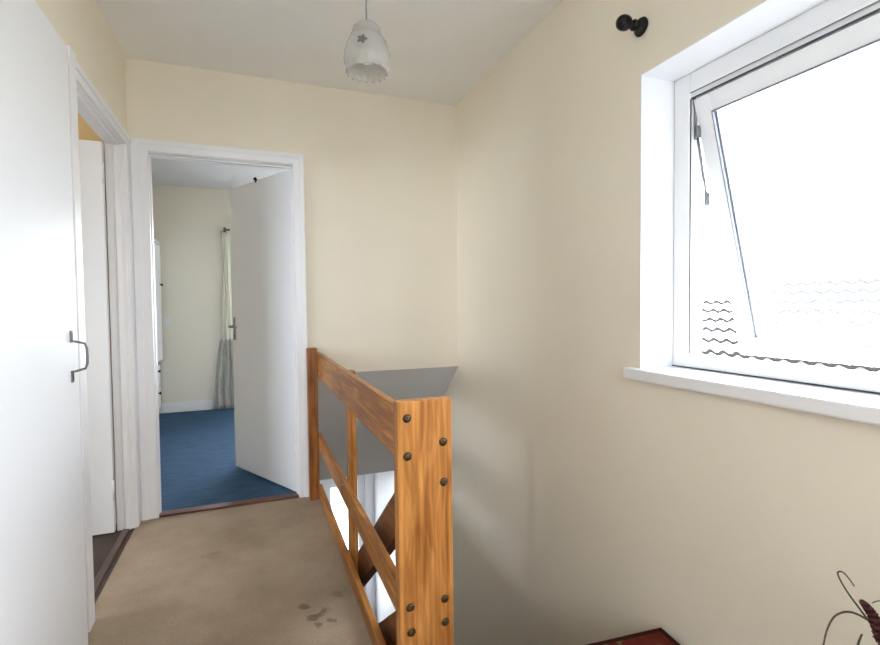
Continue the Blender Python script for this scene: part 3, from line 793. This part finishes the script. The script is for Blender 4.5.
tile = paint('weathered grey concrete tile', (.62, .60, .58), .8, .2, 30, .08)
dark = paint('tile edge with step shadow painted in', (.010, .010, .010), .9, .2, 30, .05)  # shadow under each tile course is put into this near-black colour
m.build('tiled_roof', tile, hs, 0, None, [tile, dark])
m = MB(); m.prism([(ex + .2, HZ), (ex + .2, ez - .05), (rx_, rz_ - .12), (rx_ + 2.9, ez - .05), (rx_ + 2.9, HZ)], 'y', Y0 + .15, 5.9)
m.build('walls', paint('white render', (.75, .74, .70), .85, .1, 30, .03), hs)
m = MB(); m.prism([(rx_ - .02, rz_ - .01), (rx_ + .1, rz_ + .0), (rx_ + 3.1, ez - .02), (rx_ + 3.1, ez - .06), (rx_ - .02, rz_ - .06)], 'y', Y0, 6.1)
m.build('rear_roof', tile, hs)
m = MB(); m.tube([(ex - .06, Y0, ez - .24), (ex - .06, Y1, ez - .24)], .055, 10); m.build('gutter', M['upvc'], hs)
m = MB(); m.box(-40, 60, -40, 60, HZ - .5, HZ - .4)
S(m.build('floor_outside', paint('grey paving', (.35, .34, .32), .9, .1, 8, .1), origin=(0, 0, HZ - .4)), 'paved ground outside the house', 'ground')

# ================================================================== LIGHT
w = bpy.data.worlds.new('overcast sky'); sc.world = w; w.use_nodes = True
bg = w.node_tree.nodes['Background']
bg.inputs['Color'].default_value = (.85, .918, 1.0, 1); bg.inputs['Strength'].default_value = 7.5
def portal(loc, rot, sx, sy):
    l = bpy.data.lights.new('window_portal', 'AREA'); l.shape = 'RECTANGLE'; l.size = sx; l.size_y = sy; l.cycles.is_portal = True
    o = bpy.data.objects.new('window_portal', l); o.location = loc; o.rotation_euler = rot; COL.objects.link(o)
portal((1.56, .8, 1.44), (0, PI / 2, 0), 1.04, 1.2)
portal(((BWX0 + BWX1) / 2, BY + .19, (BWZ0 + BWZ1) / 2), (-PI / 2, 0, 0), BWX1 - BWX0, BWZ1 - BWZ0)
portal((BXR + .09, 5.2, 1.45), (0, PI / 2, 0), 1.3, 1.4)
portal((.92, HY + .09, -1.65), (-PI / 2, 0, 0), .36, 1.59)
portal((HX0 - .09, 5.0, -1.45), (0, -PI / 2, 0), .9, .5)
portal(((QX0 + QX1) / 2, YB - .09, (QZ0 + QZ1) / 2), (PI / 2, 0, 0), QX1 - QX0, QZ1 - QZ0)
portal((-3.29, 1.7, 1.5), (0, -PI / 2, 0), 1.2, 1.4)

# ================================================================== CAMERA
cam = bpy.data.cameras.new('camera'); co = bpy.data.objects.new('camera', cam); COL.objects.link(co)
yaw, pit, rol, f = .36471, -.03349, -.01069, 494.4113
fw = Vector((math.sin(yaw) * math.cos(pit), math.cos(yaw) * math.cos(pit), math.sin(pit)))
rt = Vector((math.cos(yaw), -math.sin(yaw), 0)); up = rt.cross(fw)
c, s = math.cos(rol), math.sin(rol)
r2, u2 = c * rt + s * up, -s * rt + c * up
mw = Matrix.Identity(4)
for i in range(3): mw[i][0] = r2[i]; mw[i][1] = u2[i]; mw[i][2] = -fw[i]
mw.translation = Vector((0, 0, CAMH))
co.matrix_world = mw
cam.sensor_fit = 'HORIZONTAL'; cam.sensor_width = 36; cam.lens = f / 880 * 36; cam.clip_start = .02
sc.camera = co

vs = sc.view_settings
vs.view_transform = 'Standard'; vs.look = 'None'; vs.gamma = 1; vs.use_curve_mapping = False; vs.exposure = 1.46
sc.cycles.max_bounces = 16; sc.cycles.diffuse_bounces = 12; sc.cycles.transparent_max_bounces = 12
sc.cycles.use_denoising = True
